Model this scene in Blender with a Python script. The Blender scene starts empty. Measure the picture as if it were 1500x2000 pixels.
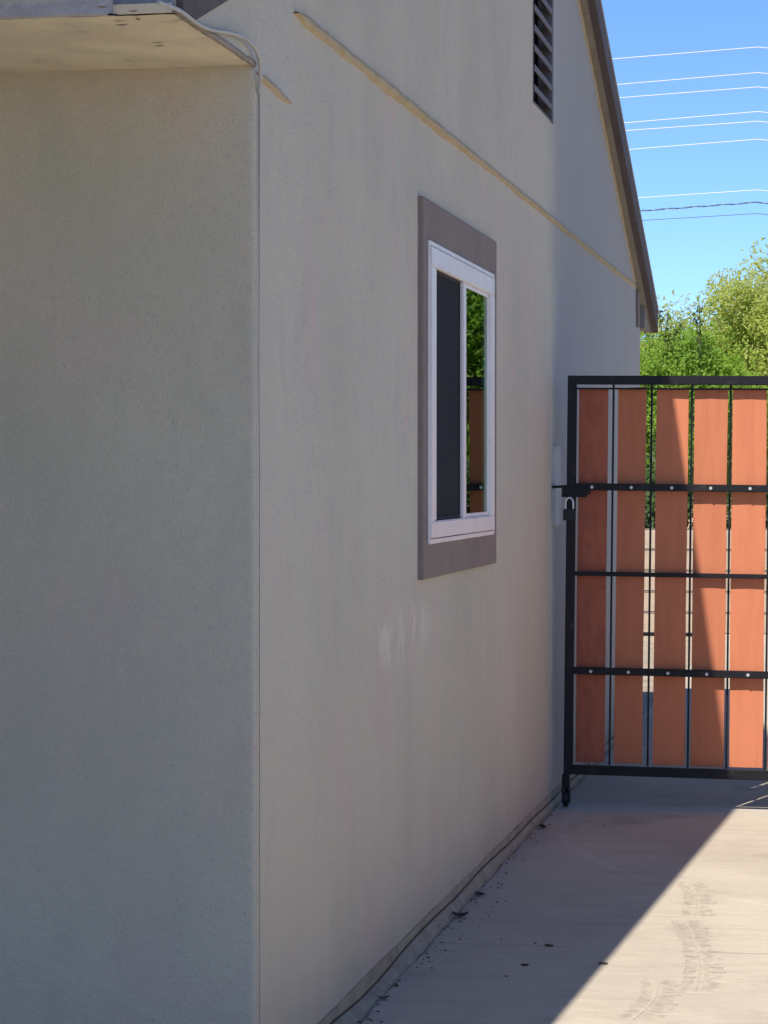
import bpy, bmesh, math, random
from mathutils import Vector, Matrix, noise
random.seed(7)
S = bpy.context.scene
R = math.radians
# ---------------------------------------------------------------- camera
cam_d = bpy.data.cameras.new('camera'); cam = bpy.data.objects.new('camera', cam_d); S.collection.objects.link(cam)
cam_d.sensor_fit = 'HORIZONTAL'; cam_d.sensor_width = 36; cam_d.lens = 120
cam.location = (0, 0, 1.5)
cam.rotation_euler = (R(90) - math.atan(70/5000), 0, math.atan(950/5000))
cam_d.clip_start = .05; cam_d.clip_end = 2000
S.camera = cam
# ---------------------------------------------------------------- sky and sun
LX, LY = .185, .66                    # light travels (LX, LY, -1)
ELEV = math.atan(1/math.hypot(LX, LY)); AZ = math.atan2(-LX, -LY)
W = bpy.data.worlds.new('World'); S.world = W; W.use_nodes = True
nt = W.node_tree; bg = nt.nodes['Background']
sky = nt.nodes.new('ShaderNodeTexSky'); sky.sky_type = 'NISHITA'; sky.sun_disc = False
sky.sun_elevation = ELEV; sky.sun_rotation = AZ; sky.altitude = 0; sky.air_density = .62; sky.dust_density = 0; sky.ozone_density = 10
nt.links.new(sky.outputs[0], bg.inputs[0]); bg.inputs[1].default_value = .102
sd = bpy.data.lights.new('sun', 'SUN'); sd.energy = 3.3; sd.angle = R(.5); sd.color = (1, .93, .83)
sun = bpy.data.objects.new('sun', sd); S.collection.objects.link(sun)
sun.rotation_euler = Vector((LX, LY, -1)).to_track_quat('-Z', 'Y').to_euler()
S.view_settings.view_transform = 'Standard'; S.view_settings.look = 'None'; S.view_settings.gamma = 1
S.view_settings.use_curve_mapping = False; S.view_settings.exposure = .95
S.cycles.max_bounces = 8; S.cycles.diffuse_bounces = 5

# ---------------------------------------------------------------- helpers
def ray(u, v):                        # photo pixel -> direction, used once to measure places
    a, p = math.atan(.19), math.atan(.014)
    fw = Vector((-math.sin(a)*math.cos(p), math.cos(a)*math.cos(p), -math.sin(p)))
    rt = Vector((math.cos(a), math.sin(a), 0)); up = rt.cross(fw)
    return fw + rt*(u-750)/5000 - up*(v-1000)/5000
def on_plane(u, v, axis, val):
    d = ray(u, v); o = Vector((0, 0, 1.5)); t = (val - o[axis])/d[axis]; return o + d*t

class G:                              # tiny node-graph helper
    def __init__(s, name, rough=.8, spec=.3, metal=0):
        s.m = bpy.data.materials.new(name); s.m.use_nodes = True; s.n = s.m.node_tree.nodes; s.l = s.m.node_tree.links
        s.b = s.n['Principled BSDF']; s.b.inputs['Roughness'].default_value = rough; s.b.inputs['Metallic'].default_value = metal
        s.b.inputs['Specular IOR Level'].default_value = spec
        s.tc = s.n.new('ShaderNodeTexCoord').outputs['Object']; s.c = None; s.h = None
    def geo(s):
        s.tc = s.n.new('ShaderNodeNewGeometry').outputs['Position']; return s
    def rgb(s, c): s.c = tuple(c) + (1,); return s
    def map(s, sc):
        m = s.n.new('ShaderNodeMapping'); s.l.new(s.tc, m.inputs[0]); m.inputs['Scale'].default_value = sc; return m.outputs[0]
    def noise(s, scale, detail=4, rough=.55, stretch=(1, 1, 1), dist=0):
        t = s.n.new('ShaderNodeTexNoise'); t.inputs['Scale'].default_value = scale; t.inputs['Detail'].default_value = detail
        t.inputs['Roughness'].default_value = rough; t.inputs['Distortion'].default_value = dist
        s.l.new(s.map(stretch), t.inputs['Vector']); return t.outputs['Fac']
    def ramp(s, fac, a, b):
        r = s.n.new('ShaderNodeMapRange'); r.inputs[1].default_value = a; r.inputs[2].default_value = b; s.l.new(fac, r.inputs[0]); r.clamp = True
        return r.outputs[0]
    def math(s, op, a, b=None):
        m = s.n.new('ShaderNodeMath'); m.operation = op
        for i, x in enumerate((a, b)):
            if x is None: continue
            if isinstance(x, (int, float)): m.inputs[i].default_value = x
            else: s.l.new(x, m.inputs[i])
        return m.outputs[0]
    def sep(s):
        x = s.n.new('ShaderNodeSeparateXYZ'); s.l.new(s.tc, x.inputs[0]); return x.outputs
    def mix(s, fac, col, amt=1, mode='MIX'):
        m = s.n.new('ShaderNodeMix'); m.data_type = 'RGBA'; m.blend_type = mode
        if isinstance(fac, (int, float)): m.inputs[0].default_value = fac*amt
        else: s.l.new(s.math('MULTIPLY', fac, amt), m.inputs[0])
        if isinstance(s.c, tuple): m.inputs[6].default_value = s.c
        else: s.l.new(s.c, m.inputs[6])
        m.inputs[7].default_value = tuple(col) + (1,); s.c = m.outputs[2]; return s
    def bump(s, h, strength, dist=.01):
        b = s.n.new('ShaderNodeBump'); b.inputs['Strength'].default_value = strength; b.inputs['Distance'].default_value = dist
        s.l.new(h, b.inputs['Height'])
        if s.h is not None: s.l.new(s.h, b.inputs['Normal'])
        s.h = b.outputs[0]; return s
    def done(s):
        if isinstance(s.c, tuple): s.b.inputs['Base Color'].default_value = s.c
        else: s.l.new(s.c, s.b.inputs['Base Color'])
        if s.h is not None: s.l.new(s.h, s.b.inputs['Normal'])
        return s.m
def simple(name, c, rough=.7, spec=.3, metal=0, var=.25, scale=12, bump=.15, bs=120):
    g = G(name, rough, spec, metal).rgb(c)
    g.mix(g.ramp(g.noise(scale), .35, .7), [x*(1-var) for x in c])
    g.mix(g.ramp(g.noise(scale*7, 3), .5, .75), [min(1, x*(1+var)) for x in c], .6)
    if bump: g.bump(g.noise(bs, 3), bump, .004)
    return g.done()

def ob(name, bm, m, parent=None, smooth=False):
    if isinstance(bm, bmesh.types.BMesh):
        me = bpy.data.meshes.new(name); bm.to_mesh(me); bm.free()
    else: me = bm
    if not me.materials: me.materials.append(m)
    if smooth: me.polygons.foreach_set('use_smooth', [True]*len(me.polygons))
    o = bpy.data.objects.new(name, me); S.collection.objects.link(o)
    if parent: o.parent = parent
    return o
def tag(o, label=None, cat=None, group=None, kind=None):
    for k, v in (('label', label), ('category', cat), ('group', group), ('kind', kind)):
        if v: o[k] = v
    return o
def thing(name, label, cat, loc=(0, 0, 0), group=None):
    o = bpy.data.objects.new(name, None); S.collection.objects.link(o); o.location = loc; o.empty_display_size = .1
    return tag(o, label, cat, group)
def box(bm, x0, x1, y0, y1, z0, z1, bev=0, M=None):
    r = bmesh.ops.create_cube(bm, size=1)
    for v in r['verts']:
        v.co = Vector(((x0+x1)/2+v.co.x*(x1-x0), (y0+y1)/2+v.co.y*(y1-y0), (z0+z1)/2+v.co.z*(z1-z0)))
        if M: v.co = M @ v.co
    if bev:
        es = {e for v in r['verts'] for e in v.link_edges}
        bmesh.ops.bevel(bm, geom=list(es), offset=bev, segments=2, affect='EDGES')
def bx(*a, **k):
    bm = bmesh.new(); box(bm, *a, **k); return bm
def tube(pts, r, seg=8, bm=None):
    bm = bm or bmesh.new(); rings = []
    pts = [Vector(p) for p in pts]; rs = r if isinstance(r, (list, tuple)) else [r]*len(pts)
    for i, p in enumerate(pts):
        d = (pts[min(i+1, len(pts)-1)] - pts[max(i-1, 0)]).normalized()
        a = d.orthogonal().normalized() if i == 0 else (pa - d*pa.dot(d)).normalized()
        pa = a; b = d.cross(a)
        rings.append([bm.verts.new(p + (a*math.cos(t*2*math.pi/seg) + b*math.sin(t*2*math.pi/seg))*rs[i]) for t in range(seg)])
    for i in range(len(rings)-1):
        for t in range(seg):
            bm.faces.new((rings[i][t], rings[i][(t+1) % seg], rings[i+1][(t+1) % seg], rings[i+1][t]))
    bm.faces.new(rings[0][::-1]); bm.faces.new(rings[-1])
    return bm
def prism(poly, axis, a, b, bev=0):   # poly of 2D points in the other two axes, extruded along axis
    bm = bmesh.new(); A, B = [], []
    for p in poly:
        q = list(p); q.insert(axis, a); A.append(bm.verts.new(q)); q[axis] = b; B.append(bm.verts.new(q))
    bm.faces.new(A); bm.faces.new(B[::-1])
    for i in range(len(A)):
        j = (i+1) % len(A); bm.faces.new((A[j], A[i], B[i], B[j]))
    bmesh.ops.recalc_face_normals(bm, faces=bm.faces)
    if bev: bmesh.ops.bevel(bm, geom=list(bm.edges), offset=bev, segments=2, affect='EDGES')
    return bm
def catmull(P, n=8):
    P = [Vector(p) for p in P]; out = []
    for i in range(len(P)-1):
        p0, p1, p2, p3 = P[max(i-1, 0)], P[i], P[i+1], P[min(i+2, len(P)-1)]
        for k in range(n):
            t = k/n
            out.append(.5*((2*p1) + (p2-p0)*t + (2*p0-5*p1+4*p2-p3)*t*t + (3*p1-p0-3*p2+p3)*t**3))
    return out + [P[-1]]

# ---------------------------------------------------------------- materials
XW = -1.42; YC = 5.86; YE = 16.06; YG = 11.57
def stucco():
    g = G('stucco_paint', .9, .15).geo().rgb((.655, .60, .475))
    x, y, z = g.sep()
    g.mix(g.ramp(g.noise(1.6, 3, .5, (1, 1, .55)), .42, .68), (.58, .545, .425), .85)
    g.mix(g.ramp(g.noise(2.7, 4, .6, (1, 1, .6), .6), .52, .72), (.68, .54, .46), .8)
    g.mix(g.ramp(g.noise(6, 4, .65, (1, 1, .6)), .55, .8), (.50, .495, .41), .5)
    # pale mineral stains under the near corner of the window
    d = g.math('ADD', g.math('POWER', g.math('MULTIPLY', g.math('SUBTRACT', y, 7.75), 1.6), 2),
               g.math('POWER', g.math('MULTIPLY', g.math('SUBTRACT', z, 1.02), 9), 2))
    near = g.math('SUBTRACT', 1, g.ramp(d, .05, 1.0))
    g.mix(g.math('MULTIPLY', near, g.ramp(g.noise(9, 3, .6, (1, 1, .5)), .48, .6)), (.84, .76, .64), .7)
    # a trowelled repair patch in fresher paint high at the near corner
    p = g.math('MULTIPLY', g.math('LESS_THAN', y, 6.235), g.math('GREATER_THAN', z, 2.435))
    p = g.math('MULTIPLY', p, g.math('GREATER_THAN', x, XW-.02))
    g.mix(p, (.63, .60, .51), .7)
    # weaker bounce light past the gate, painted in as a cooler darker grey
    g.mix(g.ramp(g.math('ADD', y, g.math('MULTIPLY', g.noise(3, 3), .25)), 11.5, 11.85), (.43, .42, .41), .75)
    # splashed earth low on the wall
    low = g.math('SUBTRACT', 1, g.ramp(g.math('ADD', z, g.math('MULTIPLY', g.noise(5, 3), .12)), .08, .30))
    g.mix(low, (.40, .35, .28), .3)
    g.mix(g.ramp(g.noise(38, 3, .7), .60, .75), (.50, .48, .42), .5)
    g.mix(g.ramp(g.noise(110, 2, .6), .60, .72), (.45, .43, .38), .4)
    g.mix(g.ramp(g.noise(3.2, 5, .65, (1, 1, .45)), .60, .74), (.52, .495, .42), .3)
    g.bump(g.noise(9, 3, .5), .45, .025)
    g.bump(g.noise(48, 4, .7, (1, 1, 1.5)), .55, .008)
    g.bump(g.noise(170, 3, .7), .95, .005)
    return g.done()
M_st = stucco()
M_sof = (lambda g: (g.mix(g.ramp(g.noise(3.5, 4), .4, .7), (.55, .47, .36), .7), g.mix(g.ramp(g.noise(14, 5, .7), .6, .72), (.42, .35, .26), .6),
        g.bump(g.noise(22, 4, .6), .5, .01), g.bump(g.noise(180, 3), .35, .002), g.done())[-1])(G('soffit_plaster', .9, .15).rgb((.86, .76, .56)))
M_foam = (lambda g: (g.mix(g.ramp(g.noise(16, 4), .4, .65), (.52, .38, .21), .8), g.mix(g.ramp(g.noise(55, 3), .55, .7), (.36, .30, .20), .4),
        g.bump(g.noise(90, 4, .7), .9, .008), g.done())[-1])(G('foam_sealant', .95, .1).rgb((.56, .46, .30)))
M_trim = simple('trim_paint', (.27, .22, .19), .85, .15, var=.15, scale=5, bump=.5, bs=90)
M_barge = simple('rake_paint', (.13, .105, .10), .75, .25, var=.3, scale=4, bump=.3, bs=40)
M_rakein = simple('rake_trim', (.33, .29, .25), .8, .2, var=.25, scale=5, bump=.3, bs=50)
M_shingle = simple('roof_shingle', (.24, .22, .22), .95, .1, var=.4, scale=20, bump=.6, bs=150)
M_drip = simple('drip_metal', (.50, .47, .48), .55, .4, .1, var=.1, scale=8)
M_fascia = simple('peeling_fascia_paint', (.56, .54, .54), .8, .2, var=.25, scale=9, bump=.6, bs=35)
M_vinyl = simple('white_vinyl', (.84, .80, .77), .45, .35, var=.1, scale=7, bump=0)
M_found = simple('mortar_lip', (.42, .36, .27), .95, .1, var=.3, scale=7, bump=.9, bs=60)
M_iron = (lambda g: (g.mix(g.ramp(g.noise(14, 4), .6, .8), (.05, .045, .045), .7), g.bump(g.noise(120, 3), .2, .002), g.done())[-1])(G('black_iron', .5, .35).rgb((.008, .008, .011)))
M_steel = simple('zinc_bolt', (.75, .75, .74), .35, .5, .6, var=.15, scale=60)
M_edge = simple('roof_edge_metal', (.26, .31, .38), .6, .3)
M_crack = simple('crack_dirt', (.10, .075, .055), .95, .1)
M_brass = simple('padlock_black', (.012, .012, .014), .5, .5, 0, var=.2)
M_slat_cols = []
def slatmat(i):
    r = random.Random(i); k = 1 + r.uniform(-.07, .07)
    g = G('orange_stained_board', .72, .25).rgb((.56*k, .195*k, .098*k))
    g.mix(g.ramp(g.noise(3, 5, .65, (6, 6, .7), .8), .45, .72), (.46*k, .148*k, .075*k), .6)
    g.mix(g.ramp(g.noise(9, 5, .7, (9, 9, .35)), .56, .75), (.60*k, .24*k, .13*k), .35)
    g.mix(g.ramp(g.noise(16, 3, .6, (1, 1, .8)), .68, .74), (.2, .07, .045), .55)
    g.bump(g.noise(8, 5, .7, (14, 14, .5)), .35, .003)
    return g.done()
M_slats = [slatmat(i) for i in range(4)]
def old_slat():
    g = G('dark_stained_board', .75, .2).rgb((.42, .13, .075))
    g.mix(g.ramp(g.noise(5, 5, .7, (3, 3, 1.2), .8), .45, .62), (.30, .09, .055), .6); g.mix(g.ramp(g.noise(14, 4, .7), .6, .7), (.2, .06, .04), .5)
    g.bump(g.noise(8, 5, .7, (14, 14, .5)), .35, .003); return g.done()
M_slat0 = old_slat()
M_wire = simple('bright_wire', (.78, .78, .78), .5, .5, 0, var=.05, bump=0)
M_wired = simple('dark_wire', (.10, .11, .13), .6, .4, 0, var=.1, bump=0)
M_cable = simple('white_cable', (.50, .49, .45), .6, .3, var=.15, scale=20)
M_cablep = simple('painted_cable', (.33, .33, .32), .7, .2, var=.25, scale=20)
M_plate = simple('grey_plate', (.50, .50, .49), .6, .3, var=.15, scale=20)
M_block = simple('tan_block', (.50, .40, .30), .9, .15, var=.2, scale=8, bump=.6, bs=60)
M_mortar = simple('block_mortar', (.36, .32, .27), .95, .1)
M_bark = simple('bark', (.16, .12, .085), .95, .1, var=.4, scale=14, bump=.9, bs=30)
M_dry = simple('dry_leaf_brown', (.09, .06, .045), .8, .2, var=.3, scale=60, bump=0)
M_soil = simple('gravelly_soil', (.40, .33, .25), .95, .1, var=.3, scale=3, bump=.8, bs=40)
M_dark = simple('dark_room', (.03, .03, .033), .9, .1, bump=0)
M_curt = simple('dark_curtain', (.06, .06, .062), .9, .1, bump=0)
M_tanwall = simple('neighbour_stucco', (.55, .40, .28), .9, .15, var=.12, scale=2, bump=.3)
M_tile = simple('neighbour_roof', (.33, .19, .14), .85, .2, var=.3, scale=5, bump=.5, bs=8)
M_post = simple('painted_post', (.42, .40, .37), .8, .2, bump=.2)
M_post2 = simple('cream_render', (.66, .60, .50), .9, .15, bump=.3)
def screenmat():
    g = G('insect_screen', 1, .03).rgb((.038, .04, .046))
    g.mix(g.ramp(g.noise(7, 2, .5, (6, 6, .15)), .45, .6), (.048, .049, .054), .5)
    g.bump(g.noise(900, 1), .2, .0005); return g.done()
M_screen = screenmat()
def glassmat():
    m = bpy.data.materials.new('window_glass'); m.use_nodes = True; n = m.node_tree.nodes; l = m.node_tree.links; n.clear()
    o = n.new('ShaderNodeOutputMaterial'); mx = n.new('ShaderNodeMixShader'); t = n.new('ShaderNodeBsdfTransparent'); gl = n.new('ShaderNodeBsdfGlossy')
    f = n.new('ShaderNodeFresnel'); f.inputs['IOR'].default_value = 1.65; t.inputs[0].default_value = (.72, .80, .76, 1)
    gl.inputs['Roughness'].default_value = .006; gl.inputs['Color'].default_value = (.66, .80, .68, 1)
    l.new(f.outputs[0], mx.inputs[0]); l.new(t.outputs[0], mx.inputs[1]); l.new(gl.outputs[0], mx.inputs[2]); l.new(mx.outputs[0], o.inputs[0]); return m
M_glass = glassmat()
def concrete():
    g = G('driveway_concrete', .9, .2).geo().rgb((.52, .46, .365))
    x, y, z = g.sep()
    g.mix(g.ramp(g.noise(1.1, 4, .6, (1, .6, 1)), .42, .68), (.42, .37, .30), .9)
    g.mix(g.ramp(g.noise(4, 5, .7, (.5, 1.8, 1)), .5, .75), (.38, .32, .25), .6)
    g.mix(g.ramp(g.noise(9, 5, .7, (.35, 2.2, 1)), .55, .7), (.60, .53, .42), .6)
    g.mix(g.ramp(g.noise(55, 3, .75), .67, .74), (.16, .13, .11), .6)
    g.mix(g.ramp(g.noise(2.2, 3, .5), .62, .75), (.30, .25, .21), .6)
    # hairline crack / saw joint across the slab
    w = g.math('ADD', y, g.math('MULTIPLY', g.math('SUBTRACT', g.noise(3, 4), .5), .05))
    cr = g.math('SUBTRACT', 1, g.ramp(g.math('ABSOLUTE', g.math('SUBTRACT', w, 8.1)), .004, .014))
    g.mix(g.math('MULTIPLY', cr, g.ramp(g.noise(4, 2), .42, .6)), (.2, .15, .13), .45)
    for yy in (19.5, 27): 
        cr = g.math('LESS_THAN', g.math('ABSOLUTE', g.math('SUBTRACT', y, yy)), .012); g.mix(cr, (.12, .1, .09), .8)
    g.mix(g.ramp(g.noise(120, 3, .8), .66, .72), (.22, .18, .15), .45)
    g.mix(g.ramp(g.noise(.9, 6, .75, (1, 1, 1), 1.5), .56, .64), (.34, .28, .23), .28)
    # pale arc scratched by the gate wheel, centred on its hinge
    r = g.math('SQRT', g.math('ADD', g.math('POWER', g.math('SUBTRACT', x, 1.42), 2), g.math('POWER', g.math('SUBTRACT', y, 11.1), 2)))
    r = g.math('ADD', r, g.math('MULTIPLY', g.math('SUBTRACT', g.noise(5, 2), .5), .02))
    arc = g.math('SUBTRACT', 1, g.ramp(g.math('ABSOLUTE', g.math('SUBTRACT', r, 2.72)), .006, .022))
    arc = g.math('MULTIPLY', arc, g.math('LESS_THAN', y, 11.5))
    g.mix(g.math('MULTIPLY', arc, g.ramp(g.noise(2.5, 3), .3, .55)), (.66, .58, .49), .3)
    g.bump(g.noise(14, 5, .65), .5, .012); g.bump(g.noise(150, 4, .75), .9, .003)
    g.mix(g.ramp(g.noise(26, 5, .8), .55, .68), (.40, .345, .27), .3); g.mix(g.ramp(g.noise(1.6, 5, .7, (1, .7, 1), 1), .57, .68), (.39, .33, .265), .25)
    return g.done()
M_con = concrete()

# ---------------------------------------------------------------- ground
bm = bmesh.new(); bmesh.ops.create_grid(bm, x_segments=4, y_segments=4, size=600)
for v in bm.verts: v.co.z = -.03
tag(ob('ground', bm, M_soil), kind='structure')
# driveway slab, its left edge broken unevenly along the wall
bm = bmesh.new(); rnd = random.Random(3); prev = None
edge = []
y = -6
while y < 38:
    t = -1.379 - .022*max(0, min(1, (y-6.8)/4)) + (noise.noise(Vector((y*3.1, 0, 0)))*.012 + noise.noise(Vector((y*11, 3, 0)))*.008)
    edge.append((t, y)); y += .05 if 5 < y < 13 else .5
top = []
for i, (x, yy) in enumerate(edge):
    top.append([bm.verts.new((x, yy, -.029)), bm.verts.new((x, yy, -.006)), bm.verts.new((x+.008, yy, 0)), bm.verts.new((9, yy, 0)), bm.verts.new((9, yy, -.029))])
for a, b in zip(top, top[1:]):
    for k in range(4): bm.faces.new((a[k], a[k+1], b[k+1], b[k]))
bmesh.ops.recalc_face_normals(bm, faces=bm.faces)
drive = tag(ob('driveway', bm, M_con), kind='structure')
tag(ob('patio_slab', bx(-9, -1.43, -6, YC-.005, -.03, .0), M_con), kind='structure')

# tyre tread prints on the sunny slab
def print_mat(name, c, lo, hi, top=1):
    m = G(name, .9, .15).geo().rgb(c); f = m.math('MULTIPLY', m.ramp(m.noise(28, 4, .7), lo, hi), top); m.l.new(f, m.b.inputs['Alpha']); return m.done()
M_pr_w = print_mat('pale_tyre_line', (.62, .55, .46), .2, .6, .5)
M_pr_d = print_mat('dusty_tread', (.36, .30, .235), .40, .72, .7)
def ribbon(P, w, z, bm):
    P = catmull([(x, y, 0) for x, y in P], 6); last = None
    for i, p in enumerate(P):
        d = (P[min(i+1, len(P)-1)] - P[max(i-1, 0)]).normalized(); n = Vector((d.y, -d.x, 0))
        ww = w*(.5+.9*abs(noise.noise(p*9)))
        a, b = bm.verts.new((p.x-n.x*ww/2, p.y-n.y*ww/2, z)), bm.verts.new((p.x+n.x*ww/2, p.y+n.y*ww/2, z))
        if last: bm.faces.new((last[0], last[1], b, a))
        last = (a, b)
def treads(P, x0, x1, bm, z=.002):
    P = catmull([(x, y, 0) for x, y in P], 24); 
    for i in range(0, len(P)-1, 2):
        p = P[i]; q = P[i+1]
        a = x0 + random.uniform(-.006, .006); b = x1 + random.uniform(-.02, .02)
        h = (q.y-p.y)
        bm.faces.new([bm.verts.new(c) for c in ((p.x+a, p.y, z), (p.x+b, p.y+.004, z), (q.x+b, q.y+.004, z), (q.x+a, q.y, z))])
arcs = [[(-.650, 9.47), (-.600, 9.08), (-.584, 8.746)], [(-.616, 8.658), (-.573, 8.401), (-.532, 8.088), (-.506, 7.795), (-.498, 7.482)],
        [(-.619, 7.613), (-.605, 7.387), (-.617, 7.203), (-.640, 7.05)], [(-.641, 8.603), (-.602, 8.348), (-.57, 8.037), (-.553, 7.869), (-.552, 7.746)]]
for i, P in enumerate(arcs):
    bm = bmesh.new(); ribbon(P, .012 if i < 2 else .009, .003, bm)
    ob('tyre_line', bm, M_pr_w, drive)
    if i < 3:
        bm = bmesh.new(); treads(P, .012, .062, bm); treads(P, -.045, -.012, bm)
        ob('tread_print', bm, M_pr_d, drive)

# ---------------------------------------------------------------- house
house = thing('stucco_house', 'grey stucco gable end house with dark trimmed slider window, louvred vent and shaded overhanging eave', 'house', (XW, YC, 0))
HI = Matrix.Translation((XW, YC, 0)).inverted()
def part(name, bm, m, parent=house, smooth=False):
    """builds in world coordinates, stored relative to the house empty"""
    o = ob(name, bm, m, parent, smooth)
    o.data.transform(HI) ; return o
AY, AZT, SL = 10.75, 4.537, .37       # apex of the rake underside, slope
def rake(y): return AZT - SL*abs(y-AY)
WY0, WY1, WZ0, WZ1 = 8.112, 9.528, 1.293, 2.246    # window hole
VY0, VY1 = 10.88, 11.57; VZ0, VZ1 = 3.10, 3.98   # vent hole
# stucco skin: front wall, rounded corner, long gable wall, far wall
cols = []
x = -9.0
while x < XW-.02: cols.append((Vector((x, YC, 0)), Vector((0, -1, 0)))); x += .06
rc = .014
for k in range(0, 5):
    a = math.pi/2*k/4; c = Vector((XW-rc, YC+rc, 0)); n = Vector((math.sin(a), -math.cos(a), 0)); cols.append((c+n*rc, n))
ys = sorted(set([round(YC+.05+.05*i, 4) for i in range(204)] + [WY0, WY1, VY0, VY1, AY]))
ys = [y for y in ys if y < YE-.02 and all(abs(y-w) > .015 or y == w for w in (WY0, WY1, VY0, VY1, AY))]
for y in ys: cols.append((Vector((XW, y, 0)), Vector((1, 0, 0))))
cols.append((Vector((XW, YE, 0)), Vector((1, .0, 0)))); cols.append((Vector((XW-.001, YE, 0)), Vector((0, 1, 0))))
cols.append((Vector((-9, YE, 0)), Vector((0, 1, 0))))
zs = sorted(set([.055] + [round(.1+.06*i, 4) for i in range(75)] + [WZ0, WZ1, VZ0, VZ1]))
zs = [z for z in zs if all(abs(z-w) > .015 or z == w for w in (WZ0, WZ1, VZ0, VZ1))]
bm = bmesh.new(); grid = []
for p, n in cols:
    col = []
    topz = 2.47 if abs(n.y) > .5 and p.y < YC+.01 else (rake(p.y)+.02 if abs(n.x) > .3 else 2.5)
    for z in zs:
        zz = min(z, topz); q = p + Vector((0, 0, zz))
        hole = abs(p.y-WY0) < .03 or abs(p.y-WY1) < .03 or abs(p.y-VY0) < .03 or abs(p.y-VY1) < .03
        dsp = noise.noise(q*1.3)*.006 + noise.noise(q*5)*.0022
        if abs(p.x-XW) < .03 and abs(p.y-YC) < .03: dsp = noise.noise(Vector((0, 0, zz*4)))*.003
        if hole or p.y > YE-.03: dsp = 0
        col.append((bm.verts.new(q + n*dsp), zz))
    grid.append((p, n, col, topz))
for (p, n, c, t), (p2, n2, c2, t2) in zip(grid, grid[1:]):
    for k in range(len(zs)-1):
        if zs[k] >= t and zs[k] >= t2: break
        if n.x > .9 and n2.x > .9:
            if p.y >= WY0-1e-4 and p2.y <= WY1+1e-4 and zs[k] >= WZ0-1e-4 and zs[k+1] <= WZ1+1e-4: continue
            if p.y >= VY0-1e-4 and p2.y <= VY1+1e-4 and zs[k] >= VZ0-1e-4 and zs[k+1] <= VZ1+1e-4: continue
        vs = [c[k][0], c2[k][0], c2[k+1][0], c[k+1][0]]
        if (vs[0].co-vs[3].co).length < 1e-5 and (vs[1].co-vs[2].co).length < 1e-5: continue
        bm.faces.new(vs)
bmesh.ops.remove_doubles(bm, verts=bm.verts, dist=.0008)
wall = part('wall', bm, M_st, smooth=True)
# back of the house
part('gable_end_return', prism([(5.152, 2.4685), (YC-.001, 2.4685), (YC-.001, rake(YC)+.03), (5.152, rake(5.152)+.03)], 0, XW-.05, XW-.0005), M_st)
part('back_wall', bx(-9.1, -9.0, YC, YE, 0, 2.5), M_st)
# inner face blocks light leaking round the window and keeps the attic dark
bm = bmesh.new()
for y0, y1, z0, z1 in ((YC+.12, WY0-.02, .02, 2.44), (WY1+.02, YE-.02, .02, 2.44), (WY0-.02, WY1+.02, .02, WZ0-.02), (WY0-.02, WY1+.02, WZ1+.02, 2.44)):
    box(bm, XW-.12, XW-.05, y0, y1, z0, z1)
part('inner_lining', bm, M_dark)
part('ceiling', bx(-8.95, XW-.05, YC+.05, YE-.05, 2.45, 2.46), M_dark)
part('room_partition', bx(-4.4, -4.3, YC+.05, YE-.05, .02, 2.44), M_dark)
# eave soffit over the front wall, plaster chipped near its edge
bm = bmesh.new(); nx, ny = 120, 26; gv = []
for i in range(nx+1):
    row = []
    for j in range(ny+1):
        x = -9 + (XW+9)*(1-(1-i/nx)**2.2); yy = 5.150 + (YC+.02-5.150)*j/ny
        if j == 0: yy += noise.noise(Vector((x*9, 1, 0)))*.012
        dz = noise.noise(Vector((x*4, yy*4, 0)))*.003 + noise.noise(Vector((x*17, yy*17, 2)))*.0015
        row.append(bm.verts.new((x, yy, 2.465 + dz - (.006 if j == 0 else 0))))
    gv.append(row)
for i in range(nx):
    for j in range(ny): bm.faces.new((gv[i][j], gv[i][j+1], gv[i+1][j+1], gv[i+1][j]))
part('soffit', bm, M_sof, smooth=True)
bm = bmesh.new()                      # plaster bead along the open right edge of the soffit
tube([(XW-.004+noise.noise(Vector((0, t*.1, 0)))*.004, 5.15+.71*t/24, 2.468+noise.noise(Vector((0, t*.7, 5)))*.003) for t in range(25)], .0075, 8, bm)
part('soffit_edge_bead', bm, M_rakein, smooth=True)
# chipped plaster, a dark hole and curled flakes
def flake(cx, cy, rx, ry, z, m, name, seed):
    r = random.Random(seed); bm = bmesh.new(); vs = []; c = bm.verts.new((cx, cy, z-.004))
    for k in range(14):
        a = k*math.tau/14; q = r.uniform(.65, 1.1); vs.append(bm.verts.new((cx+rx*q*math.cos(a), cy+ry*q*math.sin(a), z-r.uniform(0, .002))))
    for k in range(14): bm.faces.new((c, vs[k], vs[(k+1) % 14]))
    return part(name, bm, m)
for u, v, rx, ry, m, nm in ((218, 27, .016, .014, M_dark, 'plaster_hole'), (238, 47, .018, .008, M_trim, 'plaster_chip'), (270, 36, .006, .012, M_trim, 'plaster_chip'),
                       (262, 20, .012, .008, M_rakein, 'plaster_chip'), (200, 12, .012, .01, M_trim, 'plaster_chip'), (312, 88, .012, .010, M_rakein, 'plaster_chip')):
    p = on_plane(u, v, 2, 2.459); flake(p.x, p.y, rx, ry, 2.459, m, nm, u)
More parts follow.
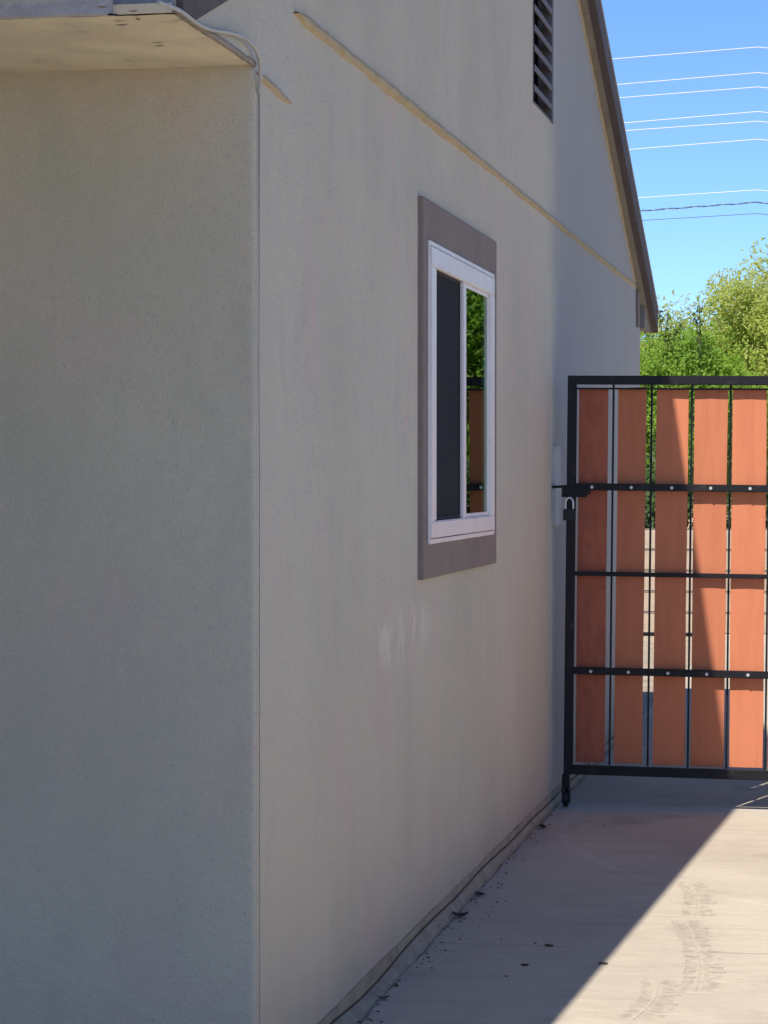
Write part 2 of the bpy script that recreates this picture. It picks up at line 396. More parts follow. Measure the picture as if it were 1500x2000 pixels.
# fascia with peeling paint
bm = bmesh.new(); last = None
for i in range(200):
    x = -9 + (9-1.545)*(1-(1-i/199)**2.5)
    zb = 2.457 + noise.noise(Vector((x*7, 7, 0)))*.006 + noise.noise(Vector((x*26, 7, 0)))*.003
    if i > 190: zb += (i-190)*.001
    vs = [bm.verts.new(c) for c in ((x, 5.140, zb), (x, 5.118+noise.noise(Vector((x*12, 3, 0)))*.004, zb+.001), (x, 5.128, zb+.03), (x, 5.126, 2.535), (x, 5.146, 2.535))]
    if last:
        for k in range(4): bm.faces.new((last[k], last[k+1], vs[k+1], vs[k]))
    last = vs
part('fascia', bm, M_fascia)
part('drip_edge', bx(-9, XW-.002, 5.132, 5.150, 2.462, 2.515), M_edge)
part('plaster_lip', bx(-1.56, XW-.002, 5.126, 5.1315, 2.458, 2.478), M_sof)
part('rake_tail', prism([(5.16, 2.470), (5.27, 2.468), (5.555, 2.563), (5.555, 2.76), (5.16, 2.62)], 0, XW+.0005, XW+.016), M_barge)
# roof slabs
T = .14
for s in (-1, 1):
    y0 = 5.16 if s < 0 else 16.45
    zt0 = rake(y0)
    poly = [(y0, zt0+.035), (AY, AZT+.035), (AY, AZT+T+.02), (y0-(-s)*0, zt0+T+.02)]
    part('roof', prism(poly, 0, -9.2, XW-.006), M_shingle)
# shingle courses visible as a stepped edge along the rake
def rake_board(name, ya, yb, lo, hi, x0, x1, m, wob=0):
    bm = bmesh.new(); last = None; N = 40
    for i in range(N+1):
        y = ya+(yb-ya)*i/N; z = rake(y); w = noise.noise(Vector((y*2.3, x0, 0)))*wob
        vs = [bm.verts.new(c) for c in ((x0, y, z+lo+w), (x1+w*.5, y, z+lo+w), (x1+w*.5, y, z+hi), (x0, y, z+hi))]
        if last:
            for k in range(4): bm.faces.new((last[k], last[(k+1) % 4], vs[(k+1) % 4], vs[k]))
        else: bm.faces.new(vs[::-1])
        last = vs
    bm.faces.new(last); bmesh.ops.recalc_face_normals(bm, faces=bm.faces)
    return part(name, bm, m)
rake_board('rake_board', 5.175, 5.569, .06, .13, XW+.043, XW+.08, M_barge)
rake_board('drip_edge', 5.165, 5.559, .131, .139, XW-.002, XW+.086, M_drip)
for ya, yb in ((5.57, AY-.002), (AY+.002, 16.47)):
    rake_board('rake_trim', ya, yb, 0.0, .11, XW-.004, XW+.042, M_rakein, .004)
    rake_board('rake_board', ya, yb, -.002, .13, XW+.043, XW+.08, M_barge, .002)
    rake_board('drip_edge', ya-.01, yb, .131, .139, XW-.002, XW+.086, M_drip)
    rake_board('shingle_edge', ya-.01, yb, .1395, .150, XW-.004, XW+.07, M_shingle, .002)
# ragged sealant bead under the far rake
def bead(name, pts, hw, m, th=.006, freq=9):
    bm = bmesh.new(); last = None
    P = [Vector(p) for p in pts]
    for i, p in enumerate(P):
        d = (P[min(i+1, len(P)-1)]-P[max(i-1, 0)]).normalized(); n = Vector((0, -d.z, d.y))
        hw_ = hw*min(1, .15+i*.25, .15+(len(P)-1-i)*.12); w1 = hw_*(1+.45*noise.noise(p*freq)); w2 = hw_*(1+.45*noise.noise(p*freq+Vector((9, 0, 0))))
        c = noise.noise(p*2.5)*hw*.12
        b0 = Vector((XW-.004, p.y, p.z)) + n*c
        vs = [bm.verts.new(b0 - n*w1), bm.verts.new(b0 - n*w1*.6 + Vector((th+.004+.003*noise.noise(p*31), 0, 0))), bm.verts.new(b0 + n*w2*.6 + Vector((th+.004+.003*noise.noise(p*27), 0, 0))), bm.verts.new(b0 + n*w2)]
        if last:
            for k in range(3): bm.faces.new((last[k], last[k+1], vs[k+1], vs[k]))
        last = vs
    bmesh.ops.recalc_face_normals(bm, faces=bm.faces)
    return part(name, bm, m, smooth=True)
bead('sealant_bead', [(XW, y, rake(y)-.006) for y in [AY+.05+.04*i for i in range(124)]], .02, M_foam)
bead('foam_band', [(XW, y, 2.661) for y in [6.27+.035*i for i in range(270)]], .0165, M_foam, .010)
bead('foam_band', [(XW, 5.87+.015*i, 2.447-.0009*i) for i in range(24)], .011, M_foam, .007, 14)
# far eave: soffit return and box end
part('eave_return', prism([(YE+.004, 2.425), (16.40, 2.425), (16.40, 2.445), (YE+.004, rake(YE)-.001)], 0, -9, XW+.03), M_rakein)
part('wall_strip', bx(XW-.004, XW+.012, 15.78, 15.90, 2.42, 2.645, bev=.003), M_trim)

# foundation lip of mortar between stucco and slab, with a crack
bm = bmesh.new(); last = None; y = YC-.1
while y < YE:
    w = noise.noise(Vector((y*1.7, 0, 3))); w2 = noise.noise(Vector((y*6, 2, 3)))
    top_z = .066 + .006*w; mid = .034 + .022*noise.noise(Vector((y*.9, 8, 1))) + .002*w2
    xo = -1.3815 - .022*max(0, min(1, (y-6.8)/4)) + .006*w2
    prof = [(XW-.02, top_z+.002), (XW+.004, top_z), (XW+.006+.001*w2, mid+.006), (XW+.001, mid+.0035), (XW+.001, mid-.001), (XW+.009+.001*w2, mid-.005), (XW+.020+.003*w, mid*.45), (xo, -.002+.003*w2), (xo+.006, -.011), (xo+.03, -.012)]
    vs = [bm.verts.new((a, y, b)) for a, b in prof]
    if last:
        for k in range(len(vs)-1): bm.faces.new((last[k], last[k+1], vs[k+1], vs[k]))
    last = vs; y += .04
bmesh.ops.recalc_face_normals(bm, faces=bm.faces)
part('foundation_lip', bm, M_found)
bm = bmesh.new()                      # dark crack in the lip
P = []
y = YC-.05
while y < YE-.3:
    P.append((XW+.0055, y, .0345+.022*noise.noise(Vector((y*.9, 8, 1))) + .002*noise.noise(Vector((y*6, 2, 3))))); y += .05
tube(P, .0016, 5, bm); part('foundation_crack', bm, M_crack)

# window -----------------------------------------------------------------
win = thing('window', None, None); win.parent = house; win.location = HI @ Vector((XW, 8.82, 1.77))
WI = Matrix.Translation((XW, 8.82, 1.77)).inverted()
def wpart(name, bm, m, smooth=False):
    o = ob(name, bm, m, win, smooth); o.data.transform(WI); return o
def hframe(y0, y1, z0, z1, x0, x1, l, r, b, t, bev=.002):
    bm = bmesh.new()
    box(bm, x0, x1, y0, y1, z0, z0+b, bev); box(bm, x0, x1, y0, y1, z1-t, z1, bev)
    box(bm, x0, x1, y0, y0+l, z0+b+.0005, z1-t-.0005, bev); box(bm, x0, x1, y1-r, y1, z0+b+.0005, z1-t-.0005, bev); return bm
# dark stucco surround, 3 cm proud, four mitre-less pieces with softened edges
TY0, TY1, TZ0, TZ1, tp = 8.042, 9.655, 1.168, 2.392, .022
bm = bmesh.new()
def ring(x, y0, y1, z0, z1): return [bm.verts.new(c) for c in ((x, y0, z0), (x, y1, z0), (x, y1, z1), (x, y0, z1))]
e = .006
RG = [ring(XW-.01, TY0, TY1, TZ0, TZ1), ring(XW+tp-e, TY0, TY1, TZ0, TZ1), ring(XW+tp-e*.3, TY0+e*.3, TY1-e*.3, TZ0+e*.3, TZ1-e*.3), ring(XW+tp, TY0+e, TY1-e, TZ0+e, TZ1-e),
      ring(XW+tp, WY0-.002, WY1+.002, WZ0-.002, WZ1+.002), ring(XW-.01, WY0-.002, WY1+.002, WZ0-.002, WZ1+.002)]
for A, B in zip(RG, RG[1:]):
    for k in range(4): bm.faces.new((A[k], A[(k+1) % 4], B[(k+1) % 4], B[k]))
bmesh.ops.recalc_face_normals(bm, faces=bm.faces)
wpart('surround', bm, M_trim)
wpart('reveal', hframe(WY0-.002, WY1+.002, WZ0-.002, WZ1+.002, XW-.07, XW+tp-.003, .004, .004, .004, .004, 0), M_trim)
wpart('frame', hframe(WY0+.003, WY1-.003, WZ0+.003, WZ1-.003, XW-.05, XW+.034, .098, .098, .058, .066, .004), M_vinyl)
wpart('frame_lip', hframe(WY0-.012, WY1+.012, WZ0-.012, WZ1+.012, XW+tp+.0005, XW+.030, .020, .020, .022, .022, .002), M_vinyl)
FY0, FY1, FZ0, FZ1 = WY0+.1015, WY1-.1015, WZ0+.0615, WZ1-.0695
MY = 8.823
wpart('mullion', bx(XW-.03, XW+.031, MY-.032, MY+.032, FZ0+.0005, FZ1-.0005, bev=.003), M_vinyl)
wpart('sash', hframe(MY+.034, FY1, FZ0, FZ1, XW-.03, XW+.024, .014, .02, .014, .014, .002), M_vinyl)
wpart('insect_screen', bx(XW+.014, XW+.016, FY0, MY-.033, FZ0, FZ1), M_screen)
wpart('screen_frame', hframe(FY0, MY-.033, FZ0, FZ1, XW+.008, XW+.02, .012, .012, .012, .012, .001), M_curt)
wpart('pane', bx(XW+.017, XW+.021, MY+.05, FY1-.022, FZ0+.014, FZ1-.014), M_glass)
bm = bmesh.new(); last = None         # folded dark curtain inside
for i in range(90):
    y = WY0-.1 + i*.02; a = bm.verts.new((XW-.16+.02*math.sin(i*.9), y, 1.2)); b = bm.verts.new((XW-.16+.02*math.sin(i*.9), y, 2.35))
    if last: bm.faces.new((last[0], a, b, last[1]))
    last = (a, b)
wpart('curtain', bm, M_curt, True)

# gable vent --------------------------------------------------------------
vent = thing('gable_vent', None, None); vent.parent = house; vent.location = HI @ Vector((XW, 11.225, 3.54))
VI = Matrix.Translation((XW, 11.225, 3.54)).inverted()
def vpart(name, bm, m):
    o = ob(name, bm, m, vent); o.data.transform(VI); return o
vpart('frame', hframe(VY0-.004, VY1+.004, VZ0-.004, VZ1+.004, XW-.06, XW+.004, .008, .06, .008, .02, .002), simple('vent_frame', (.16, .155, .18), .7, .3))
vpart('backing', bx(XW-.12, XW-.10, VY0-.05, VY1+.05, VZ0-.05, VZ1+.05), M_dark)
M_lou = simple('louvre_paint', (.17, .15, .155), .7, .3, var=.15)
lou = None; nl = 10
for k in range(nl):
    z = VZ0+.062 + k*.0855
    if lou is None:
        bm = prism([(-.030, .024), (-.028, .030), (.002, .014), (.007, .012), (.007, -.013), (.001, -.013)], 1, -.334, .280)
        lou = ob('louvre', bm, M_lou, vent); lou.location = (0, 0, z-3.54)
    else:
        c = lou.copy(); S.collection.objects.link(c); c.parent = vent; c.location = (0, 0, z-3.54)

# cable along the eave edge and down the corner -----------------------------
cp = [(XW+.012, 4.98, 2.452), (XW+.012, 5.144, 2.464), (XW+.012, 5.274, 2.462), (XW+.012, 5.393, 2.468), (XW+.013, 5.56, 2.489), (XW+.014, 5.70, 2.500), (XW+.016, 5.79, 2.492),
      (XW+.014, 5.845, 2.466), (XW+.010, 5.865, 2.43), (XW+.006, 5.872, 2.40)]
cable = thing('wall_cable', 'thin pale cable curving off the eave edge and running down the near wall corner', 'cable', (XW, 5.86, 1.8))
def cpart(name, bm, m):
    o = ob(name, bm, m, cable, True); o.data.transform(Matrix.Translation((-XW, -5.86, -1.8))); return o
cpart('upper_cable', tube(catmull(cp, 8), .005, 8), M_cable)
cp2 = [(XW+.005+.002*noise.noise(Vector((0, 0, z*3))), 5.873+.004*noise.noise(Vector((3, 0, z*2))), z) for z in [2.405-.06*i for i in range(38)]]
cpart('lower_cable', tube(catmull(cp2, 4), [max(.0011, .0024-.00004*i) for i in range(len(catmull(cp2, 4)))], 8), M_cablep)

# plate on the wall by the gate
pl = ob('strike_plate', bx(-.004, .016, -.105, .105, -.18, .18, bev=.002), M_plate); pl.location = (XW, 11.66, 1.455)
tag(pl, 'pale grey vertical plate fixed to the stucco wall beside the gate latch', 'plate')

# ---------------------------------------------------------------- gate
gate = thing('iron_gate', 'black iron driveway gate filled with orange stained wooden boards', 'gate', (-1.339, YG, 1.952))
gate.rotation_euler = (0, .010, 0)
GI = Matrix.Translation((-1.339, YG, 1.952)).inverted()
def gp(name, bm, m, parent=gate, smooth=False):
    o = ob(name, bm, m, parent, smooth); o.data.transform(GI); return o
XR = 1.38
gp('stile', bx(-1.345, -1.305, YG-.045, YG-.005, .150, 1.955, bev=.003), M_iron)
gp('stile', bx(XR-.04, XR, YG-.045, YG-.005, .150, 1.955, bev=.003), M_iron)
gp('rail', bx(-1.3045, XR-.0405, YG-.045, YG-.005, 1.915, 1.955, bev=.003), M_iron)
gp('rail', bx(-1.3045, XR-.0405, YG-.040, YG-.008, 1.437, 1.469, bev=.002), M_iron)
gp('rail', bx(-1.3045, XR-.0405, YG-.034, YG-.012, 1.050, 1.070, bev=.002), M_iron)
gp('rail', bx(-1.3045, XR-.0405, YG-.040, YG-.008, .604, .636, bev=.002), M_iron)
gp('rail', bx(-1.3045, XR-.0405, YG-.045, YG-.005, .150, .192, bev=.003), M_iron)
gp('rail', bx(-1.3045, XR-.0405, YG-.028, YG-.012, 1.893, 1.901, bev=.001), M_iron)
SLAT = [(-1.297, -1.165), (-1.121, -.994), (-.946, -.803), (-.776, -.628), (-.605, -.455)]
x = -.432
while x < 1.2: SLAT.append((x, x+.146)); x += .172
bolt = None
for i, (a, b) in enumerate(SLAT):
    bm = bmesh.new(); r = random.Random(i*5+1); zt = 1.903 + r.uniform(-.008, .002); zb = .197 + r.uniform(-.004, .008)
    N = 22; last = None; ph = r.uniform(0, 9); th = .016
    for k in range(N+1):
        z = zb+(zt-zb)*k/N; e0 = noise.noise(Vector((ph, z*1.6, 0)))*.003; e1 = noise.noise(Vector((ph+5, z*1.6, 0)))*.003; cu = noise.noise(Vector((ph, z*.8, 7)))*.004
        m_ = (a+b)/2; sl = r.uniform(-.003, .003) if k in (0, N) else 0
        vs = [bm.verts.new(c) for c in ((a+e0, YG+.0+cu*.3, z+sl), (m_, YG-.002+cu*.3, z), (b+e1, YG+.0+cu*.3, z-sl), (b+e1, YG+th, z-sl), (a+e0, YG+th, z+sl))]
        if last:
            for q in range(5): bm.faces.new((last[q], last[(q+1) % 5], vs[(q+1) % 5], vs[q]))
        else: bm.faces.new(vs[::-1])
        last = vs
    bm.faces.new(last); bmesh.ops.recalc_face_normals(bm, faces=bm.faces)
    gp('board', bm, M_slat0 if i == 0 else M_slats[(i*3) % 4])
    for zc in (1.452, .619):
        xx = (a+b)/2 + r.uniform(-.008, .012)
        if bolt is None:
            bm = bmesh.new(); bmesh.ops.create_cone(bm, cap_ends=True, segments=8, radius1=.0085, radius2=.0065, depth=.008, matrix=Matrix.Rotation(R(90), 4, 'X'))
            bmesh.ops.translate(bm, verts=bm.verts, vec=(0, YG-.044, 0) )
            bolt = ob('bolt', bm, M_steel, gate); bolt.location = GI @ Vector((xx, YG, zc)); bolt.location.y = 0; bolt.data.transform(Matrix.Translation((0, -YG, 0)))
        else:
            c = bolt.copy(); S.collection.objects.link(c); c.parent = gate; p = GI @ Vector((xx, 0, zc)); c.location = (p.x, 0, p.z)
for (a, b), (c, d) in zip(SLAT, SLAT[1:]):
    xm = (b+c)/2
    gp('picket', bx(xm-.0045, xm+.0045, YG+.018, YG+.031, .19, 1.92, bev=.001), M_iron)
# latch: bolt bar, bracket and drop wheel
bm = bmesh.new(); tube([(-1.412, YG-.03, 1.450), (-1.345, YG-.03, 1.454)], .006, 8, bm); box(bm, -1.366, -1.250, YG-.052, YG-.046, 1.405, 1.452, .002)
box(bm, -1.345, -1.235, YG-.058, YG-.0525, 1.418, 1.444, .002); gp('latch', bm, M_iron)
bm = bmesh.new(); box(bm, -1.352, -1.318, YG-.042, YG-.008, .085, .1495, .002); tube([(-1.335, YG-.025, .09), (-1.328, YG-.03, .05)], .009, 8, bm)
box(bm, -1.350, -1.345, YG-.06, YG-.01, .02, .09, .001); box(bm, -1.319, -1.314, YG-.06, YG-.01, .02, .09, .001); gp('wheel_fork', bm, M_iron)
bm = bmesh.new(); bmesh.ops.create_cone(bm, cap_ends=True, segments=24, radius1=.034, radius2=.034, depth=.022, matrix=Matrix.Translation((-1.332, YG-.04, .038)) @ Matrix.Rotation(R(90), 4, 'Y'))
gp('wheel', bm, M_brass)
# padlock
lock = thing('padlock', 'small black padlock with silver shackle hanging from the gate latch', 'padlock', (-1.334, YG-.07, 1.33))
ob('body', bx(-.028, .028, -.011, .011, -.030, .022, bev=.004), M_brass, lock)
ob('shackle', tube(catmull([(-.017, 0, .018), (-.017, 0, .05), (-.012, 0, .066), (0, 0, .073), (.012, 0, .066), (.017, 0, .05), (.017, 0, .018)], 5), .0045, 8), M_steel, lock, True)
# hinge post, outside the frame on the right
hp = thing('gate_post', 'square black steel post carrying the right end of the gate', 'post', (1.44, YG, 0))
ob('post', bx(-.04, .04, -.04, .04, -.02, 2.1, bev=.004), M_iron, hp)
ob('hinge', tube([(-.05, -.02, 1.6), (-.05, -.02, 1.72)], .014, 10), M_iron, hp); ob('hinge', tube([(-.05, -.02, .4), (-.05, -.02, .52)], .014, 10), M_iron, hp)

# ---------------------------------------------------------------- block walls
bme = bpy.data.meshes.new('block'); bm = bx(0, .395, 0, .15, 0, .19, bev=.006); bm.to_mesh(bme); bm.free(); bme.materials.append(M_block)
def block_wall(loc, L, rows, label):
    t = thing('block_wall', label, 'wall', loc)
    ob('mortar', bx(.004, L-.004, .006, .144, 0, rows*.2-.004), M_mortar, t)
    for r in range(rows):
        x = -.2 if r % 2 else 0
        while x < L-.01:
            if x >= 0 and x+.395 <= L+.01:
                o = bpy.data.objects.new('block', bme); S.collection.objects.link(o); o.parent = t; o.location = (x+.0025, 0, r*.2+.003)
            else:
                xa = max(x, 0); xb = min(x+.395, L); o = bpy.data.objects.new('block', bme); S.collection.objects.link(o); o.parent = t
                o.location = (xa+.0025, 0, r*.2+.003); o.scale = ((xb-xa)/.4, 1, 1)
            x += .4
    return t
block_wall((1.52, YG-.08, 0), 2.0, 10, 'tan block wall continuing right of the gate post')
block_wall((-6, 24.5, 0), 14, 5, 'low tan block wall seen through the gaps between gate boards')

bw = thing('added_bounce_wall', 'unseen tan rendered wall added right of the driveway for warm bounce light', 'wall', (4.2, 14, 0))  # out-of-view wall added to reflect warm light onto the house
ob('wall_face', bx(0, .2, -20, 22, -.02, 1.4), M_post2, bw); ob('coping', bx(-.03, .23, -20, 22, 1.4005, 1.46, bev=.01), M_block, bw)

# ---------------------------------------------------------------- planting beyond the gate
def leafmat(name, cols, trans=.6):
    g = G(name, .55, .35).geo().rgb(cols[0])
    ri = g.n.new('ShaderNodeNewGeometry').outputs['Random Per Island']
    g.mix(g.ramp(ri, .25, .9), cols[1]); g.mix(g.ramp(g.noise(1.3, 3), .45, .68), cols[2], .85)
    m = g.done(); n, l = g.n, g.l
    tr = n.new('ShaderNodeBsdfTranslucent'); mx = n.new('ShaderNodeMixShader'); mx.inputs[0].default_value = trans
    if isinstance(g.c, tuple): tr.inputs[0].default_value = g.c
    else: l.new(g.c, tr.inputs[0])
    l.new(g.b.outputs[0], mx.inputs[1]); l.new(tr.outputs[0], mx.inputs[2]); l.new(mx.outputs[0], n['Material Output'].inputs[0]); return m
L_olive = leafmat('olive_leaf', [(.40, .48, .08), (.55, .60, .15), (.48, .48, .22)])
L_green = leafmat('bright_leaf', [(.26, .42, .04), (.36, .53, .08), (.18, .33, .05)])
L_dark = leafmat('dark_leaf', [(.05, .09, .02), (.08, .12, .03), (.04, .07, .02)], .2)
def leaves(name, parent, m, centre, rad, n, size, seed, clumps=60, spread=.22, gap=.0):
    r = random.Random(seed); V, F = [], []
    cl = []
    def cv():
        v = Vector((r.gauss(0, 1), r.gauss(0, 1), r.gauss(0, .8))); L = v.length
        return v*(1.75+.25*r.random())/L if L > 2 else v
    for i in range(clumps):
        while True:
            d = Vector((r.gauss(0, 1), r.gauss(0, 1), r.gauss(0, 1)));
            if d.length > .1: break
        d.normalize(); k = r.uniform(.35, 1)**.5
        w = 1 + .28*noise.noise(d*2.2+Vector((seed, 0, 0)))
        cl.append((Vector((d.x*rad[0], d.y*rad[1], d.z*rad[2]))*k*w + Vector(centre), r.uniform(.6, 1.3)))
    for i in range(n):
        c, s = cl[r.randrange(clumps)]
        p = c + cv()*spread*s
        nn = Vector((r.gauss(-.3, .65), r.gauss(-.9, .65), r.gauss(.8, .65))).normalized(); a = nn.orthogonal().normalized()
        q = r.random()*6.3; a = (a*math.cos(q) + nn.cross(a)*math.sin(q)).normalized(); b = nn.cross(a)
        L = size*r.uniform(.6, 1.4); w = L*r.uniform(.28, .45); k = len(V)
        V += [p-a*L*.5, p+b*w*.5, p+a*L*.5, p-b*w*.5]; F.append((k, k+1, k+2, k+3))
    me = bpy.data.meshes.new(name); me.from_pydata([tuple(v) for v in V], [], F); return ob(name, me, m, parent), cl
def tree(loc, label, rad, ch, n, size, m, seed, trunk_r=.12, clumps=90, spread=.22, group=None, cat='tree', nm='leafy_tree'):
    t = thing(nm, label, cat, loc, group); r = random.Random(seed)
    cr, cl = leaves('crown', t, m, (0, 0, ch), rad, n, size, seed, clumps, spread)
    base = Vector((0, 0, -.05)); fork = Vector((r.uniform(-.1, .1), 0, max(.3, ch-rad[2]*.75)))
    ob('trunk', tube(catmull([base, fork*.5+Vector((.05, 0, 0)), fork], 4), [trunk_r*(1.15-.04*i) for i in range(9)], 9), M_bark, t, True)
    for k in range(14):
        e = cl[k*3 % len(cl)][0]; mid = fork.lerp(e, .5) + Vector((r.uniform(-.15, .15), r.uniform(-.15, .15), .12))
        P = catmull([fork, mid, e], 5); ob('limb', tube(P, [trunk_r*.55*(1-i/(len(P)-1)*.85) for i in range(len(P))], 6), M_bark, t, True)
    return t
tree((-.3, 29, 0), 'large olive green tree with a rounded crown, rising above the gate at the right', (2.15, 1.7, 1.75), 2.42, 190000, .055, L_olive, 11, .14, 420, .19)
tree((-2.3, 27, 0), 'bright green bushy tree right of the far roof corner, lower than its neighbour', (1.2, 1.0, .9), 2.1, 70000, .05, L_green, 5, .09, 130, .15)
tree((2.5, 28, 0), 'green tree reflected in the right window pane, out of sight behind the gate', (1.9, 1.6, 1.9), 3.3, 42000, .10, L_green, 23, .15, 140, .22)
tree((-5.2, 30, 0), 'green tree hidden behind the far end of the house', (2.0, 1.6, 1.5), 2.6, 20000, .10, L_olive, 31, .15, 100, .22)
# wispy shoots standing above the left tree
tw = thing('wispy_shoots', 'thin leafy shoots poking up against the sky between the two trees', 'branches', (-2.12, 26.5, 2.72))
bm = bmesh.new(); r = random.Random(4); V = []; F = []
for k in range(9):
    x0 = r.uniform(-.28, .4); h = r.uniform(.35, .72)*(1.1 if k == 0 else .8); lean = r.uniform(-.12, .15)
    P = catmull([(x0, 0, 0), (x0+lean*.4, r.uniform(-.05, .05), h*.5), (x0+lean, 0, h)], 5); tube(P, [.006*(1-i/len(P)*.7) for i in range(len(P))], 4, bm)
    for i in range(46):
        t = r.random()**.7; p = P[int(t*(len(P)-1))]; p = p + Vector((r.gauss(0, .025), r.gauss(0, .03), r.gauss(0, .02)))
        a = Vector((r.gauss(0, 1), r.gauss(0, 1), r.gauss(0, 1))).normalized(); b = a.orthogonal().normalized(); L = .05*r.uniform(.6, 1.3); q = len(V)
        V += [tuple(p-a*L*.5), tuple(p+b*L*.2), tuple(p+a*L*.5), tuple(p-b*L*.2)]; F.append((q, q+1, q+2, q+3))
ob('stem', bm, M_bark, tw); me = bpy.data.meshes.new('foliage'); me.from_pydata(V, [], F); ob('foliage', me, L_dark, tw)
for i, (x, y, s) in enumerate(((-3.0, 25.6, .8), (-1.9, 25.4, .75), (-.9, 25.7, .8), (.1, 25.5, .85), (1.2, 25.7, .8))):
    leaves('crown', *(lambda t: (t,))(thing('shrub', ['dark shrub behind the low block wall, nearest the house corner', 'dark shrub behind the low block wall, second from the house', 'dark shrub behind the low block wall, under the large olive tree', 'dark shrub behind the low block wall, right of the large tree trunk', 'dark shrub behind the low block wall, farthest right'][i], 'shrub', (x, y, 0), 'shrubs behind the low block wall')),
           L_dark, (0, 0, .9), (.6, .5, s), 5000, .08, 50+i, 30, .15)

# neighbour's house far behind the trees
nb = thing('neighbour_house', 'tan house with brown roof glimpsed behind the trees beyond the gate', 'house', (-4, 44, 0))
ob('wall', bx(-8, 9, 0, 8, 0, 2.6), M_tanwall, nb); ob('roof', prism([(-.6, 2.6), (8.6, 2.6), (4, 4.0)], 0, -8.5, 9.5), M_tile, nb)
ob('window', bx(-1, .6, -.03, -.002, 1.0, 2.1), M_dark, nb); ob('window', bx(4, 5.6, -.03, -.002, 1.0, 2.1), M_dark, nb)

# ---------------------------------------------------------------- unseen cover added beside the camera to keep the front wall shaded
pc = thing('added_shade_cover', 'unseen flat cover on posts, added to shade the front wall', 'shade cover', (-2.6, 4.4, 0))
ob('roof_panel', bx(-5.4, 1.15, -8.6, .60, 2.80, 2.86, bev=.004), M_post, pc)
for k in range(9): ob('beam', bx(-5.4, 1.0, -8.02+k*1.04, -7.93+k*1.04, 2.68, 2.798, bev=.004), M_post, pc)
for sx in (-4.3, -1.3):
    for sy in (-7.975, -4.855, .345): ob('post', bx(sx-.045, sx+.045, sy-.045, sy+.045, 0, 2.678, bev=.004), M_post, pc)

# ---------------------------------------------------------------- overhead wires
WL = [(1200, 115, 92, 0, 'highest'), (1208, 165, 142, 0, 'second'), (1210, 191, 170, 0, 'third'), (1222, 240, 218, 0, 'fourth'), (1225, 255, 237, 0, 'fifth'), (1230, 292, 272, 0, 'sixth'),
      (1255, 386, 371, 0, 'seventh'), (1262, 411, 395, 2, 'eighth'), (1262, 430, 417, 1, 'ninth')]
wl = {'highest': 'pale overhead wire, highest of the lines crossing the blue sky', 'second': 'pale overhead wire, second from the top of the sky', 'third': 'pale overhead wire, third from the top of the sky',
      'fourth': 'pale overhead wire, fourth from the top, upper of a close pair', 'fifth': 'pale overhead wire, fifth from the top, lower of a close pair', 'sixth': 'pale overhead wire just below the close pair',
      'seventh': 'pale overhead wire standing apart, just above the twisted dark cable', 'eighth': 'dark twisted overhead cable, second from the bottom', 'ninth': 'thin dark overhead wire, lowest of all the lines'}
for u0, v0, v1, kind, key in WL:
    A = on_plane(u0, v0, 1, 42); B = on_plane(1480, v1, 1, 42); s = (B.z-A.z)/(B.x-A.x)
    P = [Vector((B.x-34, 42, B.z-34*s-.2)), Vector((B.x-15, 42, B.z-15*s-.1)), A, B - Vector((.12, 0, .12*s)), B, B+Vector((.17, 0, -.022)), B+Vector((1.2, 0, -.17)), B+Vector((9, 0, -1.1)), B+Vector((30, 0, -2.2))]
    o0 = P[4].copy(); bm = bmesh.new()
    if kind == 2:
        base = [o0+Vector((-6+i*.03, 0, (-6+i*.03)*s if i < 200 else -(i-200)*.03*.13)) for i in range(260)]
        for ph in (0, 2.1):
            tube([p-o0+Vector((0, .009*math.cos(i*.42+ph), .009*math.sin(i*.42+ph))) for i, p in enumerate(base)], .006, 5, bm)
        tube([p-o0 for p in (P[0], P[1], base[0])], .014, 5, bm); tube([p-o0 for p in (base[-1], P[7], P[8])], .014, 5, bm)
    else: tube([p-o0 for p in P], .0062 if kind == 0 else .005, 6, bm)
    o = ob('overhead_wire', bm, M_wire if kind == 0 else M_wired, None, True); o.location = o0
    tag(o, wl[key], 'wire', 'overhead wires crossing the sky')

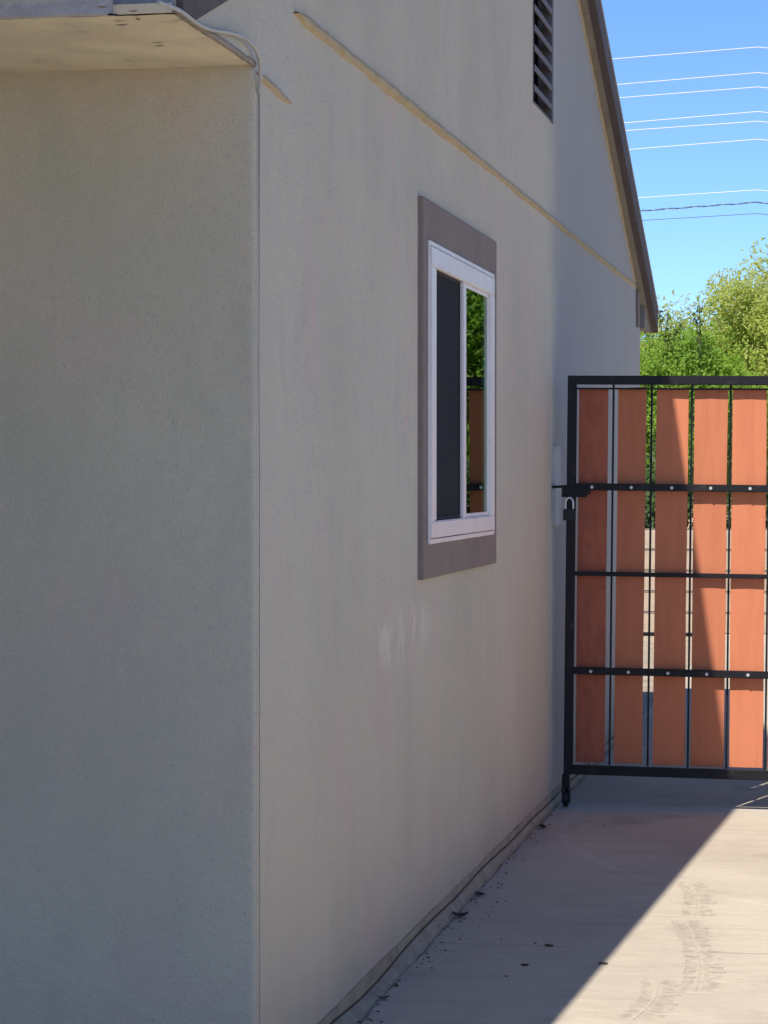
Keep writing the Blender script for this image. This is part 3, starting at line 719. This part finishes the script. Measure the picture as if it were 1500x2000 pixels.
# ---------------------------------------------------------------- litter on the slab
def leaf(u, v, s, label, curl=.4, seed=0):
    s *= .72; curl *= .55
    p = on_plane(u, v, 2, .004); r = random.Random(seed); bm = bmesh.new(); n = 9; rows = []
    for i in range(n):
        t = i/(n-1); w = math.sin(math.pi*min(1, t*1.05))**.8*.38+.02
        z = curl*s*(t-.5)**2*2.2; rows.append([bm.verts.new(((t-.5)*s, w*s*k, z+abs(k)*curl*s*.35)) for k in (-1, 0, 1)])
    for a, b in zip(rows, rows[1:]):
        for k in range(2): bm.faces.new((a[k], a[k+1], b[k+1], b[k]))
    o = ob('dry_leaf', bm, M_dry, None, True); o.location = (max(p.x, -1.365), p.y, .004); o.rotation_euler = (r.uniform(-.2, .2), 0, r.uniform(0, 6)); tag(o, label, 'leaf', 'dry leaves along the wall foot'); return o
leaf(1043, 1617, .07, 'curled dark dry leaf at the wall foot, nearest the gate', .7, 1)
leaf(917, 1748, .06, 'dark dry leaf against the broken slab edge, middle of the wall foot', .6, 2)
leaf(888, 1790, .075, 'crumpled dark leaf at the wall foot, just nearer than the middle leaf', .7, 3)
leaf(742, 1950, .05, 'small brown leaf at the wall foot, closest to the camera', .5, 4)
for u, v, s, lab in ((1025, 1884, .020, 'small dark pebble on the shaded slab, left of the dark trio'), (1072, 1846, .022, 'small dark pebble on the shaded slab, farthest of the dark trio'), (1178, 1881, .022, 'small dark pebble close to the edge of the sunlight')):
    p = on_plane(u, v, 2, .003); bm = bmesh.new(); bmesh.ops.create_icosphere(bm, subdivisions=2, radius=s*.62)
    for w in bm.verts: w.co = Vector((w.co.x*1.1, w.co.y*.8, w.co.z*.25)) * (1+.35*noise.noise(w.co*80+Vector((u, 0, 0))))
    o = ob('pebble', bm, M_dry, None, True); o.location = p; tag(o, lab, 'pebble', 'dark pebbles on the shaded slab')

# grit and crumbs gathered along the broken edge of the slab
bm = bmesh.new(); r = random.Random(12)
for i in range(110):
    y = r.uniform(6.7, 11.4); x = -1.378 - .022*max(0, min(1, (y-6.8)/4)) + abs(r.gauss(0, .03 if i % 5 else .16)); q = r.uniform(.0012, .0032)*(1.5 if r.random() < .12 else 1)
    box(bm, -q, q, -q*r.uniform(.7, 2), q, 0, q, 0, Matrix.Translation((x, y, .0005)) @ Matrix.Rotation(r.uniform(0, 3), 4, 'Z'))
tag(ob('grit', bm, simple('grit_brown', (.17, .135, .11), .95, .1)), kind='stuff')
